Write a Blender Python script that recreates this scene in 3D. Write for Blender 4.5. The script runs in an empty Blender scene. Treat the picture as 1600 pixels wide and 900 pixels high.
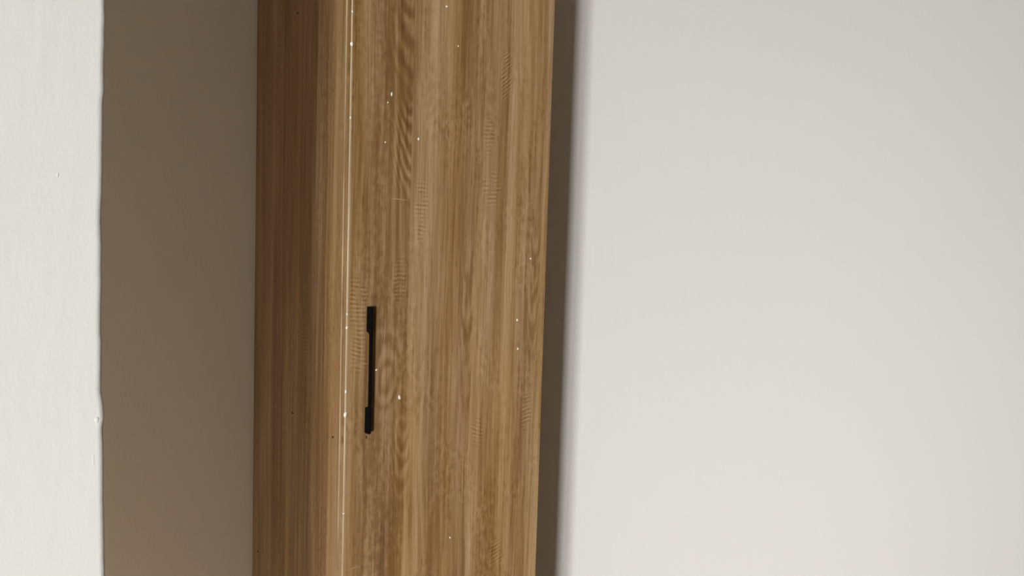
import bpy, bmesh, math, random
from mathutils import Vector, Matrix, noise

random.seed(7)
scene = bpy.context.scene
COL = scene.collection

# ------------------------------------------------------------------ camera
cam_data = bpy.data.cameras.new('camera')
cam_data.sensor_width = 36.0
cam_data.lens = 36.0 * 1731.0 / 1600.0
cam_data.clip_start = 0.02
cam = bpy.data.objects.new('camera', cam_data)
COL.objects.link(cam)
YAW, PITCH, ROLL = math.radians(29.0), math.radians(5.4), math.radians(1.8)
fw = Vector((math.sin(YAW) * math.cos(PITCH), math.cos(YAW) * math.cos(PITCH), -math.sin(PITCH)))
rt = Vector((math.cos(YAW), -math.sin(YAW), 0.0))
up = rt.cross(fw)
r2 = rt * math.cos(ROLL) + up * math.sin(ROLL)
u2 = -rt * math.sin(ROLL) + up * math.cos(ROLL)
cam.matrix_world = Matrix(((r2.x, u2.x, -fw.x, 0.0), (r2.y, u2.y, -fw.y, 0.0),
                           (r2.z, u2.z, -fw.z, 1.45), (0, 0, 0, 1)))
scene.camera = cam

# ------------------------------------------------------------------ world, daylight, exposure
world = bpy.data.worlds.new('daylight_sky')
scene.world = world
world.use_nodes = True
wbg = world.node_tree.nodes['Background']
wbg.inputs['Color'].default_value = (0.80, 0.89, 1.0, 1)
wbg.inputs['Strength'].default_value = 1.0

WIN_Y, WIN_W, WIN_Z0, WIN_Z1 = -6.5, 1.35, 0.20, 1.95       # wide window in the far side wall
XL, XR, YR, YB, ZC = -5.0, 5.2, -8.6, 2.024, 2.6             # inner faces of the room
sky = bpy.data.lights.new('window_daylight', 'AREA')
sky.shape = 'RECTANGLE'
sky.size, sky.size_y = WIN_W * 0.60, WIN_Z1 - WIN_Z0
sky.energy = 128.0
sky.color = (0.965, 0.983, 0.985)
sky_o = bpy.data.objects.new('window_daylight', sky)
sky.spread = math.radians(50.0)                              # daylight arriving through a deep window
sky_o.location = (XL - 0.16, WIN_Y, (WIN_Z0 + WIN_Z1) / 2)
AIM = Vector((2.05, 1.9, 0.35))                              # towards the corner the photo shows
sky_o.rotation_euler = (AIM - sky_o.location).to_track_quat('-Z', 'Y').to_euler()
COL.objects.link(sky_o)
# added unseen window and lamp, put in to brighten the nook behind the projecting wall
FILL_WIN_Y, FILL_WIN_W = 1.60, 0.66
nook_fill = bpy.data.lights.new('nook_fill_light', 'AREA')
nook_fill.shape = 'RECTANGLE'
nook_fill.size, nook_fill.size_y = FILL_WIN_W, 0.7
nook_fill.energy = 56.0
nook_fill.color = (0.90, 0.97, 1.0)
nook_fill.spread = math.radians(26.0)
nook_fill_o = bpy.data.objects.new('nook_fill_light', nook_fill)
nook_fill_o.location = (XL - 0.16, FILL_WIN_Y, 1.65)
nook_fill_o.rotation_euler = (Vector((-1.5, 1.60, 0.0)) - nook_fill_o.location).to_track_quat('-Z', 'Y').to_euler()
COL.objects.link(nook_fill_o)

scene.view_settings.view_transform = 'Standard'
scene.view_settings.look = 'None'
scene.view_settings.exposure = 0.0
scene.view_settings.gamma = 1.0
scene.view_settings.use_curve_mapping = False

# ------------------------------------------------------------------ node helper
class N:
    """small wrapper for writing shader maths"""
    def __init__(self, name):
        self.m = bpy.data.materials.new(name)
        self.m.use_nodes = True
        self.t = self.m.node_tree
        self.b = self.t.nodes['Principled BSDF']
    def new(self, typ, **kw):
        n = self.t.nodes.new(typ)
        for k, v in kw.items():
            setattr(n, k, v)
        return n
    def put(self, sock, v):
        if isinstance(v, bpy.types.NodeSocket):
            self.t.links.new(v, sock)
        else:
            sock.default_value = v
    def math(self, op, a, b=0.0, c=0.0, clamp=False):
        n = self.new('ShaderNodeMath', operation=op, use_clamp=clamp)
        for i, v in enumerate((a, b, c)):
            self.put(n.inputs[i], v)
        return n.outputs[0]
    def add(self, a, b): return self.math('ADD', a, b)
    def sub(self, a, b): return self.math('SUBTRACT', a, b)
    def mul(self, a, b): return self.math('MULTIPLY', a, b)
    def vec(self, x, y, z):
        n = self.new('ShaderNodeCombineXYZ')
        for i, v in enumerate((x, y, z)):
            self.put(n.inputs[i], v)
        return n.outputs[0]
    def noise(self, v, scale=1.0, detail=2.0, rough=0.5, dist=0.0):
        n = self.new('ShaderNodeTexNoise')
        self.put(n.inputs['Vector'], v)
        n.inputs['Scale'].default_value = scale
        n.inputs['Detail'].default_value = detail
        n.inputs['Roughness'].default_value = rough
        n.inputs['Distortion'].default_value = dist
        return n.outputs['Fac']
    def ramp(self, fac, stops, interp='LINEAR'):
        n = self.new('ShaderNodeValToRGB')
        n.color_ramp.interpolation = interp
        el = n.color_ramp.elements
        while len(el) < len(stops):
            el.new(0.5)
        for e, (p, c) in zip(el, stops):
            e.position = p
            e.color = (c, c, c, 1) if isinstance(c, (int, float)) else (*c, 1)
        self.put(n.inputs[0], fac)
        return n.outputs[0]
    def smooth(self, v, a, b):
        n = self.new('ShaderNodeMapRange', interpolation_type='SMOOTHSTEP')
        self.put(n.inputs[0], v)
        n.inputs[1].default_value = a
        n.inputs[2].default_value = b
        return n.outputs[0]
    def xyz(self):
        tc = self.new('ShaderNodeTexCoord')
        s = self.new('ShaderNodeSeparateXYZ')
        self.t.links.new(tc.outputs['Object'], s.inputs[0])
        return tc.outputs['Object'], s.outputs[0], s.outputs[1], s.outputs[2]
    def bump(self, h, strength, dist):
        n = self.new('ShaderNodeBump')
        n.inputs['Strength'].default_value = strength
        n.inputs['Distance'].default_value = dist
        self.put(n.inputs['Height'], h)
        self.t.links.new(n.outputs[0], self.b.inputs['Normal'])

def plain(name, col, rough=0.5, metal=0.0):
    n = N(name)
    _, x, y, z = n.xyz()
    v = n.noise(n.vec(x, y, z), 60.0, 3.0)
    c = n.ramp(v, [(0.3, tuple(k * 0.93 for k in col)), (0.7, col)])
    n.put(n.b.inputs['Base Color'], c)
    n.b.inputs['Roughness'].default_value = rough
    n.b.inputs['Metallic'].default_value = metal
    return n.m

def wall_paint(name, col, rough=0.75, streak=0.0):
    n = N(name)
    o, x, y, z = n.xyz()
    big = n.noise(o, 1.6, 2.0)
    c = n.ramp(big, [(0.3, tuple(k * 0.985 for k in col)), (0.7, col)])
    n.put(n.b.inputs['Base Color'], c)
    n.b.inputs['Roughness'].default_value = rough
    fine = n.noise(o, 330.0, 3.0, 0.6)                       # roller stipple
    mid = n.noise(n.vec(n.mul(x, 70.0), n.mul(y, 70.0), n.mul(z, 26.0)), 1.0, 3.0, 0.55)
    h = n.add(n.mul(fine, 0.5), n.mul(mid, 0.6 + streak))
    n.bump(h, 0.35, 0.0014)
    return n.m

def laminate(name, axis, strips, knots=(), flecks=(), seed=0.0):
    """printed oak laminate; axis = across-grain axis, z = along the grain"""
    n = N(name)
    o, x, y, z = n.xyz()
    u = x if axis == 'x' else y
    wob = n.sub(n.noise(n.vec(n.mul(u, 9.0), seed, n.mul(z, 2.2)), 1.0, 2.0), 0.5)
    uu = n.add(u, n.mul(wob, 0.016))
    fine = n.noise(n.vec(n.mul(uu, 430.0), seed + 3.1, n.mul(z, 9.0)), 1.0, 3.0, 0.6)
    med = n.noise(n.vec(n.mul(uu, 110.0), seed + 8.7, n.mul(z, 2.6)), 1.0, 3.0, 0.6)
    broad = n.noise(n.vec(n.mul(uu, 24.0), seed + 1.3, n.mul(z, 1.7)), 1.0, 2.0, 0.5)
    mott = n.noise(n.vec(n.mul(u, 150.0), seed + 6.1, n.mul(z, 75.0)), 1.0, 2.0, 0.6)
    pore = n.noise(n.vec(n.mul(u, 800.0), seed + 5.0, n.mul(z, 45.0)), 1.0, 1.0)
    patch = n.noise(n.vec(n.mul(u, 14.0), seed + 9.9, n.mul(z, 6.0)), 1.0, 2.0)
    base = n.ramp(n.math('DIVIDE', n.add(u, n.mul(wob, 0.003)), 0.5), [(p / 0.5, v) for p, v in strips], 'LINEAR')
    v = n.add(base, n.mul(n.sub(fine, 0.5), 0.54))
    v = n.add(v, n.mul(n.sub(med, 0.5), 0.72))
    v = n.add(v, n.mul(n.sub(broad, 0.5), 0.50))
    v = n.add(v, n.mul(n.mul(n.sub(mott, 0.5), n.smooth(patch, 0.42, 0.62)), 0.55))
    v = n.add(v, n.mul(n.math('MINIMUM', n.sub(pore, 0.42), 0.0), 0.9))
    warp = n.sub(n.noise(n.vec(n.mul(u, 34.0), seed + 2.0, n.mul(z, 13.0)), 1.0, 3.0), 0.5)
    brk = n.smooth(n.noise(n.vec(n.mul(u, 75.0), seed + 7.0, n.mul(z, 55.0)), 1.0, 2.0), 0.34, 0.60)
    for (kind, ku, kz, a, b, k, u0, u1, amt) in knots:       # figured grain, cut off at the strip joints
        du = n.math('DIVIDE', n.sub(u, ku), a)
        dz = n.math('DIVIDE', n.sub(z, kz), b)
        r = n.math('SQRT', n.add(n.mul(du, du), n.mul(dz, dz)))
        if kind == 'swirl':
            f = n.mul(r, k * 2 * math.pi)
        else:                                                # stacked cups, steep at the sides
            f = n.mul(n.sub(dz, n.mul(n.mul(du, du), 1.3)), k * 2 * math.pi)
        w = n.math('SINE', n.add(f, n.mul(warp, 13.0)))
        fade = n.math('SUBTRACT', 1.0, n.smooth(r, 0.30, 1.0))
        m = n.mul(n.mul(n.smooth(u, u0 - 0.001, u0 + 0.003), n.sub(1.0, n.smooth(u, u1 - 0.001, u1 + 0.001))), fade)
        v = n.add(v, n.mul(n.mul(w, m), amt))
    for (fu, fz, a, b, tilt, amt) in flecks:                 # cross-grain ray flecks in small patches
        du = n.math('DIVIDE', n.sub(u, fu), a)
        dz = n.math('DIVIDE', n.sub(z, fz), b)
        r = n.math('SQRT', n.add(n.mul(du, du), n.mul(dz, dz)))
        m = n.mul(n.sub(1.0, n.smooth(r, 0.45, 1.0)), brk)
        ph = n.add(n.mul(n.add(z, n.mul(u, tilt)), 2 * math.pi / 0.0064), n.mul(warp, 10.0))
        v = n.add(v, n.mul(n.mul(n.math('SINE', ph), m), amt * 1.35))
    gold = n.ramp(v, [(0.05, (0.095, 0.040, 0.009)), (0.35, (0.196, 0.104, 0.031)),
                      (0.55, (0.288, 0.175, 0.072)), (0.75, (0.370, 0.242, 0.115)), (1.0, (0.47, 0.34, 0.20))])
    grey = n.ramp(v, [(0.05, (0.110, 0.056, 0.024)), (0.35, (0.195, 0.106, 0.042)),
                      (0.55, (0.298, 0.184, 0.092)), (0.75, (0.388, 0.262, 0.146)), (1.0, (0.50, 0.38, 0.26))])
    hue = n.noise(n.vec(n.mul(u, 22.0), seed + 4.4, n.mul(z, 1.1)), 1.0, 2.0)
    mixc = n.new('ShaderNodeMix', data_type='RGBA')
    n.put(mixc.inputs[0], n.smooth(hue, 0.32, 0.68))
    n.put(mixc.inputs[6], gold)
    n.put(mixc.inputs[7], grey)
    col = mixc.outputs[2]
    n.put(n.b.inputs['Base Color'], col)
    n.b.inputs['Roughness'].default_value = 0.42
    n.b.inputs['Specular IOR Level'].default_value = 0.4
    n.bump(n.add(fine, n.mul(pore, 0.6)), 0.12, 0.0006)
    return n.m

# ------------------------------------------------------------------ mesh helpers
def link(name, bm, mat, parent=None, smooth=False, loc=None):
    me = bpy.data.meshes.new(name)
    bmesh.ops.recalc_face_normals(bm, faces=bm.faces[:])
    bm.to_mesh(me)
    bm.free()
    me.materials.append(mat)
    if smooth:
        for p in me.polygons:
            p.use_smooth = True
    o = bpy.data.objects.new(name, me)
    COL.objects.link(o)
    if parent:
        o.parent = parent
    if loc:
        o.location = loc
    return o

def box(bm, x0, x1, y0, y1, z0, z1, bevel=0.0, seg=2):
    vs = [bm.verts.new((x, y, z)) for z in (z0, z1) for y in (y0, y1) for x in (x0, x1)]
    q = [(0, 1, 3, 2), (4, 6, 7, 5), (0, 4, 5, 1), (1, 5, 7, 3), (3, 7, 6, 2), (2, 6, 4, 0)]
    fs = [bm.faces.new([vs[i] for i in f]) for f in q]
    if bevel:
        es = {e for f in fs for e in f.edges}
        bmesh.ops.bevel(bm, geom=list(es), offset=bevel, segments=seg, affect='EDGES', profile=0.5)
    return bm

def boxes(*bs, bevel=0.0):
    bm = bmesh.new()
    for b in bs:
        box(bm, *b, bevel=bevel)
    return bm

def structure(o, label=None):
    o['kind'] = 'structure'
    if label:
        o['label'] = label
    return o

# ------------------------------------------------------------------ the room
PX0, PX, PY = -0.50, 0.1600, 1.049                                        # corner of the projecting plaster wall
paint = wall_paint('white_wall_paint', (0.80, 0.785, 0.755))
paint_rough = wall_paint('white_wall_paint_brushed', (0.72, 0.717, 0.675), streak=0.5)
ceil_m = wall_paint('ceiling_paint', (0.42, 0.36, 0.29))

def floor_mat():
    n = N('floor_laminate')
    o, x, y, z = n.xyz()
    g = n.noise(n.vec(n.mul(x, 3.0), n.mul(y, 45.0), 0.0), 1.0, 3.0)
    n.put(n.b.inputs['Base Color'], n.ramp(g, [(0.3, (0.30, 0.18, 0.08)), (0.7, (0.42, 0.28, 0.15))]))
    n.b.inputs['Roughness'].default_value = 0.45
    return n.m

taupe = wall_paint('warm_taupe_wall_paint', (0.16, 0.11, 0.07))
structure(link('floor', boxes((XL - .2, XR + .2, YR - .2, YB + .2, -0.15, 0.0)), floor_mat()))
structure(link('ceiling', boxes((XL - .2, XR + .2, YR - .2, YB + .2, ZC, ZC + 0.15)), ceil_m))
structure(link('wall_back', boxes((XL - .2, XR + .2, YB, YB + 0.2, 0, ZC)), paint),
          'off-white painted wall behind the tall oak cabinet')
structure(link('wall_right', boxes((XR, XR + .2, YR, YB, 0, ZC)), taupe))
structure(link('wall_rear', boxes((XL - .2, XR + .2, YR - .2, YR, 0, ZC)), taupe))
w0, w1 = WIN_Y - WIN_W / 2, WIN_Y + WIN_W / 2
v0, v1, VZ0, VZ1 = FILL_WIN_Y - FILL_WIN_W / 2, FILL_WIN_Y + FILL_WIN_W / 2, 1.2, 2.1  # v, VZ: wall opening for the added fill window
structure(link('wall_side', boxes((XL - .2, XL, YR, w0, 0, ZC), (XL - .2, XL, w1, v0, 0, ZC), (XL - .2, XL, v1, YB, 0, ZC),
                                  (XL - .2, XL, w0, w1, 0, WIN_Z0), (XL - .2, XL, w0, w1, WIN_Z1, ZC),
                                  (XL - .2, XL, v0, v1, 0, VZ0), (XL - .2, XL, v0, v1, VZ1, ZC)), paint))

# wide window in the side wall
glass = N('window_glass')
tr = glass.new('ShaderNodeBsdfTransparent')
gl = glass.new('ShaderNodeBsdfGlossy')
gl.inputs['Roughness'].default_value = 0.02
mx = glass.new('ShaderNodeMixShader')
mx.inputs[0].default_value = 0.06
glass.t.links.new(tr.outputs[0], mx.inputs[1])
glass.t.links.new(gl.outputs[0], mx.inputs[2])
glass.t.links.new(mx.outputs[0], glass.t.nodes['Material Output'].inputs[0])
frame_m = plain('white_window_frame', (0.78, 0.78, 0.76), 0.4)
def window(name, y, z0, hw, hh, ft=0.035):
    win = bpy.data.objects.new(name, None)
    win.location = (XL - 0.09, y, z0)
    COL.objects.link(win)
    structure(win)
    link('window_frame', boxes((-.03, .03, -hw, hw, 0, ft), (-.03, .03, -hw, hw, hh - ft, hh),
                               (-.03, .03, -hw, -hw + ft, ft, hh - ft), (-.03, .03, hw - ft, hw, ft, hh - ft),
                               (-.03, .03, -ft / 2, ft / 2, ft, hh - ft)), frame_m, win)
    for y0, y1 in ((-hw + ft, -ft / 2), (ft / 2, hw - ft)):
        link('pane', boxes((-.003, .003, y0, y1, ft, hh - ft)), glass.m, win)
    link('window_sill', boxes((0.05, .14, -hw - .04, hw + .04, -.03, 0.0), bevel=0.004), frame_m, win)
window('window_1', WIN_Y, WIN_Z0, WIN_W / 2, WIN_Z1 - WIN_Z0)
window('fill_window', FILL_WIN_Y, VZ0, FILL_WIN_W / 2, VZ1 - VZ0)  # added out of view, only to let fill light into the nook

# projecting plaster wall at the left, with a hand-finished wavy corner
def plaster_wall():
    bm = bmesh.new()
    prof_z = [(0.0, 0.000), (0.9, 0.001), (1.10, 0.0013), (1.17, 0.0008), (1.212, 0.0006), (1.232, -0.0002), (1.241, 0.0012),
              (1.25, 0.0007), (1.266, -0.0008), (1.35, -0.0012), (1.40, -0.0006), (1.47, 0.0005), (1.508, 0.0010),
              (1.516, 0.0022), (1.56, 0.0030), (1.60, 0.0034), (2.6, 0.0035)]
    prof_z = [(max(0.0, 1.45 + (z - 1.45) * 1.075) if 0 < z < 2.6 else z, d) for z, d in prof_z]
    def off(z):
        for (a, va), (b, vb) in zip(prof_z, prof_z[1:]):
            if a <= z <= b:
                t = (z - a) / (b - a)
                t = t * t * (3 - 2 * t)
                d = va + (vb - va) * t
                break
        return d + 0.0009 * (noise.noise(Vector((3.3, 0.2, z * 28.0)))) + 0.0004 * noise.noise(Vector((1.0, 7.0, z * 90.0)))
    r = 0.006
    zs = [0.0, 0.4, 0.8] + [0.84 + i * 0.004 for i in range(240)] + [1.9, 2.2, ZC]
    rows = []
    for z in zs:
        d = off(z)
        row = [bm.verts.new((PX0, PY, z)), bm.verts.new((PX - 0.05, PY, z))]
        for k in range(7):
            a = math.pi / 2 * k / 6
            row.append(bm.verts.new((PX + d - r + r * math.sin(a), PY + r - r * math.cos(a) + 0.25 * abs(d), z)))
        row += [bm.verts.new((PX, PY + 0.06, z)), bm.verts.new((PX, PY + 0.12, z)), bm.verts.new((PX0, PY + 0.12, z))]
        rows.append(row)
    n = len(rows[0])
    for a, b in zip(rows, rows[1:]):
        for i in range(n):
            j = (i + 1) % n
            bm.faces.new((a[i], a[j], b[j], b[i]))
    bm.faces.new(rows[0])
    bm.faces.new(rows[-1])
    return bm
pw = structure(link('wall_left', plaster_wall(), paint_rough),
               'bright white plaster wall corner with a wavy edge at the left')
def lump(name, x, y, z, sx, sy, sz, mat, parent, seed=0, facing='y', rings=3, seg=10):
    """small flattened drop lying on a vertical surface, bulging towards -y ('y') or -x ('x')"""
    bm = bmesh.new()
    rnd = random.Random(seed)
    ph = rnd.uniform(0, 6.28)
    apex = None
    prev = None
    for k in range(rings + 1):
        a = math.pi / 2 * k / rings
        rad, h = math.cos(a), math.sin(a)
        def pt(t, rr):
            wv = 1 + 0.16 * math.sin(2 * t + ph) + 0.10 * math.sin(3 * t - ph)
            p, q = sx * rr * wv * math.cos(t), sz * rr * wv * math.sin(t)
            return (p, -sy * h, q) if facing == 'y' else (-sy * h, p, q)
        if k == rings:
            apex = bm.verts.new(pt(0, 0))
            for i in range(seg):
                bm.faces.new((prev[i], prev[(i + 1) % seg], apex))
        else:
            ring = [bm.verts.new(pt(2 * math.pi * i / seg, rad)) for i in range(seg)]
            if prev:
                for i in range(seg):
                    bm.faces.new((prev[i], prev[(i + 1) % seg], ring[(i + 1) % seg], ring[i]))
            else:
                bm.faces.new(ring)
            prev = ring
    return link(name, bm, mat, parent, smooth=True, loc=(x, y, z))
lump('paint_drip', 0.1219, PY + 0.0003, 1.4447, 0.0014, 0.0007, 0.0030, paint_rough, pw, 1)
lump('paint_drip', 0.0965, PY + 0.0003, 1.2800, 0.0011, 0.0004, 0.0030, paint_rough, pw, 2)
lump('plaster_chip', 0.1537, PY + 0.0005, 1.2237, 0.0020, 0.0009, 0.0036, paint_rough, pw, 3)
lump('plaster_chip', 0.1505, PY + 0.0005, 1.1877, 0.0016, 0.0006, 0.0090, paint_rough, pw, 4)

# ------------------------------------------------------------------ tall oak cabinet
CX, CYF, CW, CD, CH = 0.5741, 1.5366, 0.3393, 0.483, 2.12
cab = bpy.data.objects.new('tall_cabinet', None)
cab.location = (CX, CYF, 0)
COL.objects.link(cab)
cab['label'] = 'tall narrow oak-effect cabinet with one door and a slim black pull handle'
cab['category'] = 'cabinet'

door_strips = [(0.0, 0.50), (0.040, 0.47), (0.060, 0.40), (0.085, 0.36), (0.097, 0.38), (0.100, 0.60), (0.112, 0.64),
               (0.135, 0.56), (0.141, 0.50), (0.160, 0.52), (0.186, 0.47), (0.205, 0.42), (0.209, 0.58), (0.232, 0.55),
               (0.262, 0.50), (0.270, 0.56), (0.295, 0.55), (0.318, 0.50), (0.330, 0.60), (0.340, 0.62)]
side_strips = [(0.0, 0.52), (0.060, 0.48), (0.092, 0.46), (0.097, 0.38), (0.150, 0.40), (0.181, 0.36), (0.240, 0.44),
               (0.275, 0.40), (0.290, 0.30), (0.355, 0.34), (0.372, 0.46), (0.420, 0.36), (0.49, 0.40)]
oak_door = laminate('oak_laminate_door', 'x', door_strips,
    knots=[('swirl', 0.064, 1.160, 0.044, 0.105, 3.4, -0.01, 0.098, 0.10), ('cup', 0.102, 1.50, 0.045, 0.120, 4.5, 0.010, 0.0985, 0.17),
           ('cup', 0.100, 1.66, 0.050, 0.110, 2.5, 0.010, 0.0985, 0.13), ('cup', 0.094, 1.02, 0.026, 0.10, 3.0, 0.066, 0.106, 0.10),
           ('cup', 0.200, 1.22, 0.020, 0.20, 2.0, 0.180, 0.209, 0.12), ('cup', 0.318, 1.28, 0.020, 0.16, 3.0, 0.295, 0.345, 0.09)],
    flecks=[(0.117, 1.405, 0.016, 0.060, 0.0, 0.11), (0.018, 1.265, 0.020, 0.055, 0.05, 0.12), (0.020, 1.195, 0.018, 0.045, 0.1, 0.10),
            (0.256, 1.615, 0.013, 0.055, -0.8, 0.14), (0.229, 1.520, 0.012, 0.040, 0.1, 0.08), (0.236, 1.440, 0.022, 0.035, 0.0, 0.09),
            (0.084, 1.300, 0.014, 0.050, 0.05, 0.10), (0.222, 1.055, 0.014, 0.030, 0.3, 0.10), (0.311, 1.080, 0.012, 0.045, -0.2, 0.10),
            (0.263, 0.850, 0.016, 0.040, -0.4, 0.10)], seed=4.0)
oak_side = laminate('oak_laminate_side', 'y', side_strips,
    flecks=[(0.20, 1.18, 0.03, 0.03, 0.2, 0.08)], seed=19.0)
def banding(name, lo, hi, seed):
    n = N(name)
    o, x, y, z = n.xyz()
    a = n.noise(n.vec(seed, 0.0, n.mul(z, 5.0)), 1.0, 3.0)
    n.put(n.b.inputs['Base Color'], n.ramp(a, [(0.38, lo), (0.62, hi)]))
    n.b.inputs['Roughness'].default_value = 0.4
    return n.m
band_m = banding('worn_pale_edge_banding', (0.40, 0.29, 0.15), (0.56, 0.44, 0.27), 2.0)
band_dull = banding('dull_edge_banding', (0.25, 0.15, 0.07), (0.54, 0.42, 0.25), 6.0)
splash = plain('dried_white_paint', (0.86, 0.84, 0.78), 0.45)
hole_m = plain('dark_pin_hole', (0.035, 0.022, 0.014), 0.8)

def black_metal():
    n = N('matt_black_handle')
    o, x, y, z = n.xyz()
    n.put(n.b.inputs['Base Color'], n.ramp(n.noise(o, 800.0), [(0.3, (0.0020, 0.0020, 0.0022)), (0.7, (0.0035, 0.0035, 0.0038))]))
    n.b.inputs['Roughness'].default_value = 0.75
    n.b.inputs['Specular IOR Level'].default_value = 0.05
    return n.m
blk = black_metal()

T, GAP, PL = 0.018, 0.002, 0.08
# coordinates below are local to the cabinet: x 0..CW, y 0 (door front) .. CD, z from the floor
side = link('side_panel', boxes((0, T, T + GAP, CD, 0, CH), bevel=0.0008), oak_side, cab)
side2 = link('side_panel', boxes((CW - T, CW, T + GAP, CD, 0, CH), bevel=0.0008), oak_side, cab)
link('top_panel', boxes((T, CW - T, T + GAP, CD - .004, CH - T, CH)), oak_side, cab)
link('bottom_panel', boxes((T, CW - T, T + GAP, CD - .004, PL, PL + T)), oak_side, cab)
link('plinth', boxes((T, CW - T, 0.06, 0.06 + T, 0, PL)), oak_side, cab)
link('back_panel', boxes((T, CW - T, CD - .004, CD, 0, CH)), oak_side, cab)
for k in range(1, 5):
    link('shelf', boxes((T, CW - T, 0.045, CD - .004, PL + k * 0.40, PL + k * 0.40 + T)), oak_side, cab)
door = link('door', boxes((0.0016, CW - 0.0012, 0, T, PL + 0.003, CH - 0.003), bevel=0.0012), oak_door, cab)
# pale banding along the exposed edges
eb = link('edge_band', boxes((0.0002, 0.0019, -0.0004, 0.0030, PL + 0.003, CH - 0.003), bevel=0.0006), band_m, door)
eb['label'] = 'pale worn edge banding along the handle side of the door'
link('edge_band', boxes((CW - 0.0016, CW, 0.0004, T, PL + 0.003, CH - 0.003), bevel=0.0005), oak_door, door)
link('edge_band', boxes((-0.0004, 0.0010, T + GAP - 0.0004, T + GAP + 0.0018, 0.002, CH), bevel=0.0004), band_dull, side)

def bow_handle():
    """flat slim bar on two long feet, drawn as one profile in the y-z plane"""
    bm = bmesh.new()
    z0, z1, fl, proj, th = 1.0705, 1.2615, 0.039, 0.0165, 0.0042
    c = 0.003
    out = [(0.0, z0 - 0.0012), (-proj + 0.0015, z0), (-proj, z0 + 0.0015), (-proj, z1 - 0.0015), (-proj + 0.0015, z1),
           (0.0, z1 - 0.001), (0.0, z1 - fl + 0.001), (-proj + th + c, z1 - fl), (-proj + th, z1 - fl - c),
           (-proj + th, z0 + fl + c), (-proj + th + c, z0 + fl), (0.0, z0 + fl - 0.001)]
    xa, xb = 0.0317, 0.0359
    A = [bm.verts.new((xa, y, z)) for y, z in out]
    B = [bm.verts.new((xb, y, z)) for y, z in out]
    m = len(out)
    for i in range(m):
        j = (i + 1) % m
        bm.faces.new((A[i], A[j], B[j], B[i]))
    fa, fb = bm.faces.new(A), bm.faces.new(B)
    es = list(fa.edges) + list(fb.edges)
    bmesh.ops.bevel(bm, geom=es, offset=0.0006, segments=2, affect='EDGES', profile=0.5)
    return bm
hd = link('handle', bow_handle(), blk, door)
hd['label'] = 'slim matt black bow handle on two long feet'

# dried white paint drops on the door face (x, z, half-width, half-height)
for i, (x, z, a, b) in enumerate([
        (0.1094, 1.5118, .0014, .0016), (0.0645, 1.5753, .0009, .0030), (0.0587, 1.5628, .0009, .0010), (0.1505, 1.7111, .0016, .0012),
        (0.1714, 1.6542, .0010, .0010), (0.3100, 1.3308, .0011, .0014), (0.2889, 1.2322, .0013, .0016), (0.2917, 1.1855, .0012, .0015),
        (0.0490, 1.1643, .0012, .0014), (0.0875, 1.1198, .0017, .0028), (0.1795, 0.8885, .0011, .0012), (0.0559, 1.5046, .0009, .0011)]):
    lump('paint_drop', x, 0.0, z, a * 1.25, 0.0008, b * 1.25, splash, door, 20 + i)
for i, (z, a, b) in enumerate([(1.6886, .0012, .0016), (1.6427, .0018, .0034), (1.2302, .0016, .0022), (1.2502, .0011, .0015),
                               (1.1344, .0014, .0024), (1.0997, .0020, .0040), (1.5376, .0012, .0016), (0.9488, .0012, .0012)]):
    lump('paint_drop', 0.0009, 0.0, z, a * 1.2, 0.0014, b * 1.2, splash, door, 50 + i)
scratch_m = plain('pale_scratched_laminate', (0.36, 0.25, 0.14), 0.5)
for i, (x, z, a, tilt) in enumerate([(0.0200, 1.1738, .0150, 0.07), (0.0175, 0.8618, .0105, 0.22), (0.0800, 1.4210, .0165, -0.08)]):
    sc_o = lump('scratch', x, 0.0, z, a, 0.00015, .0007, scratch_m, door, 60 + i)
    sc_o.rotation_euler = (0, -tilt, 0)
lump('pin_hole', 0.0352, 0.0, 1.0626,   .0017, 0.0002, .0019, hole_m, door, 70)
for i, (y, z, a) in enumerate([(1.7857, 1.0529, .0030), (1.5864, 1.0547, .0030), (1.7858, 1.7157, .0032), (1.9819, 0.7505, .0030)]):
    lump('pin_hole', 0.0, y - CYF, z, a * 1.4, 0.0002, .0019, hole_m, side, 80 + i, facing='x')
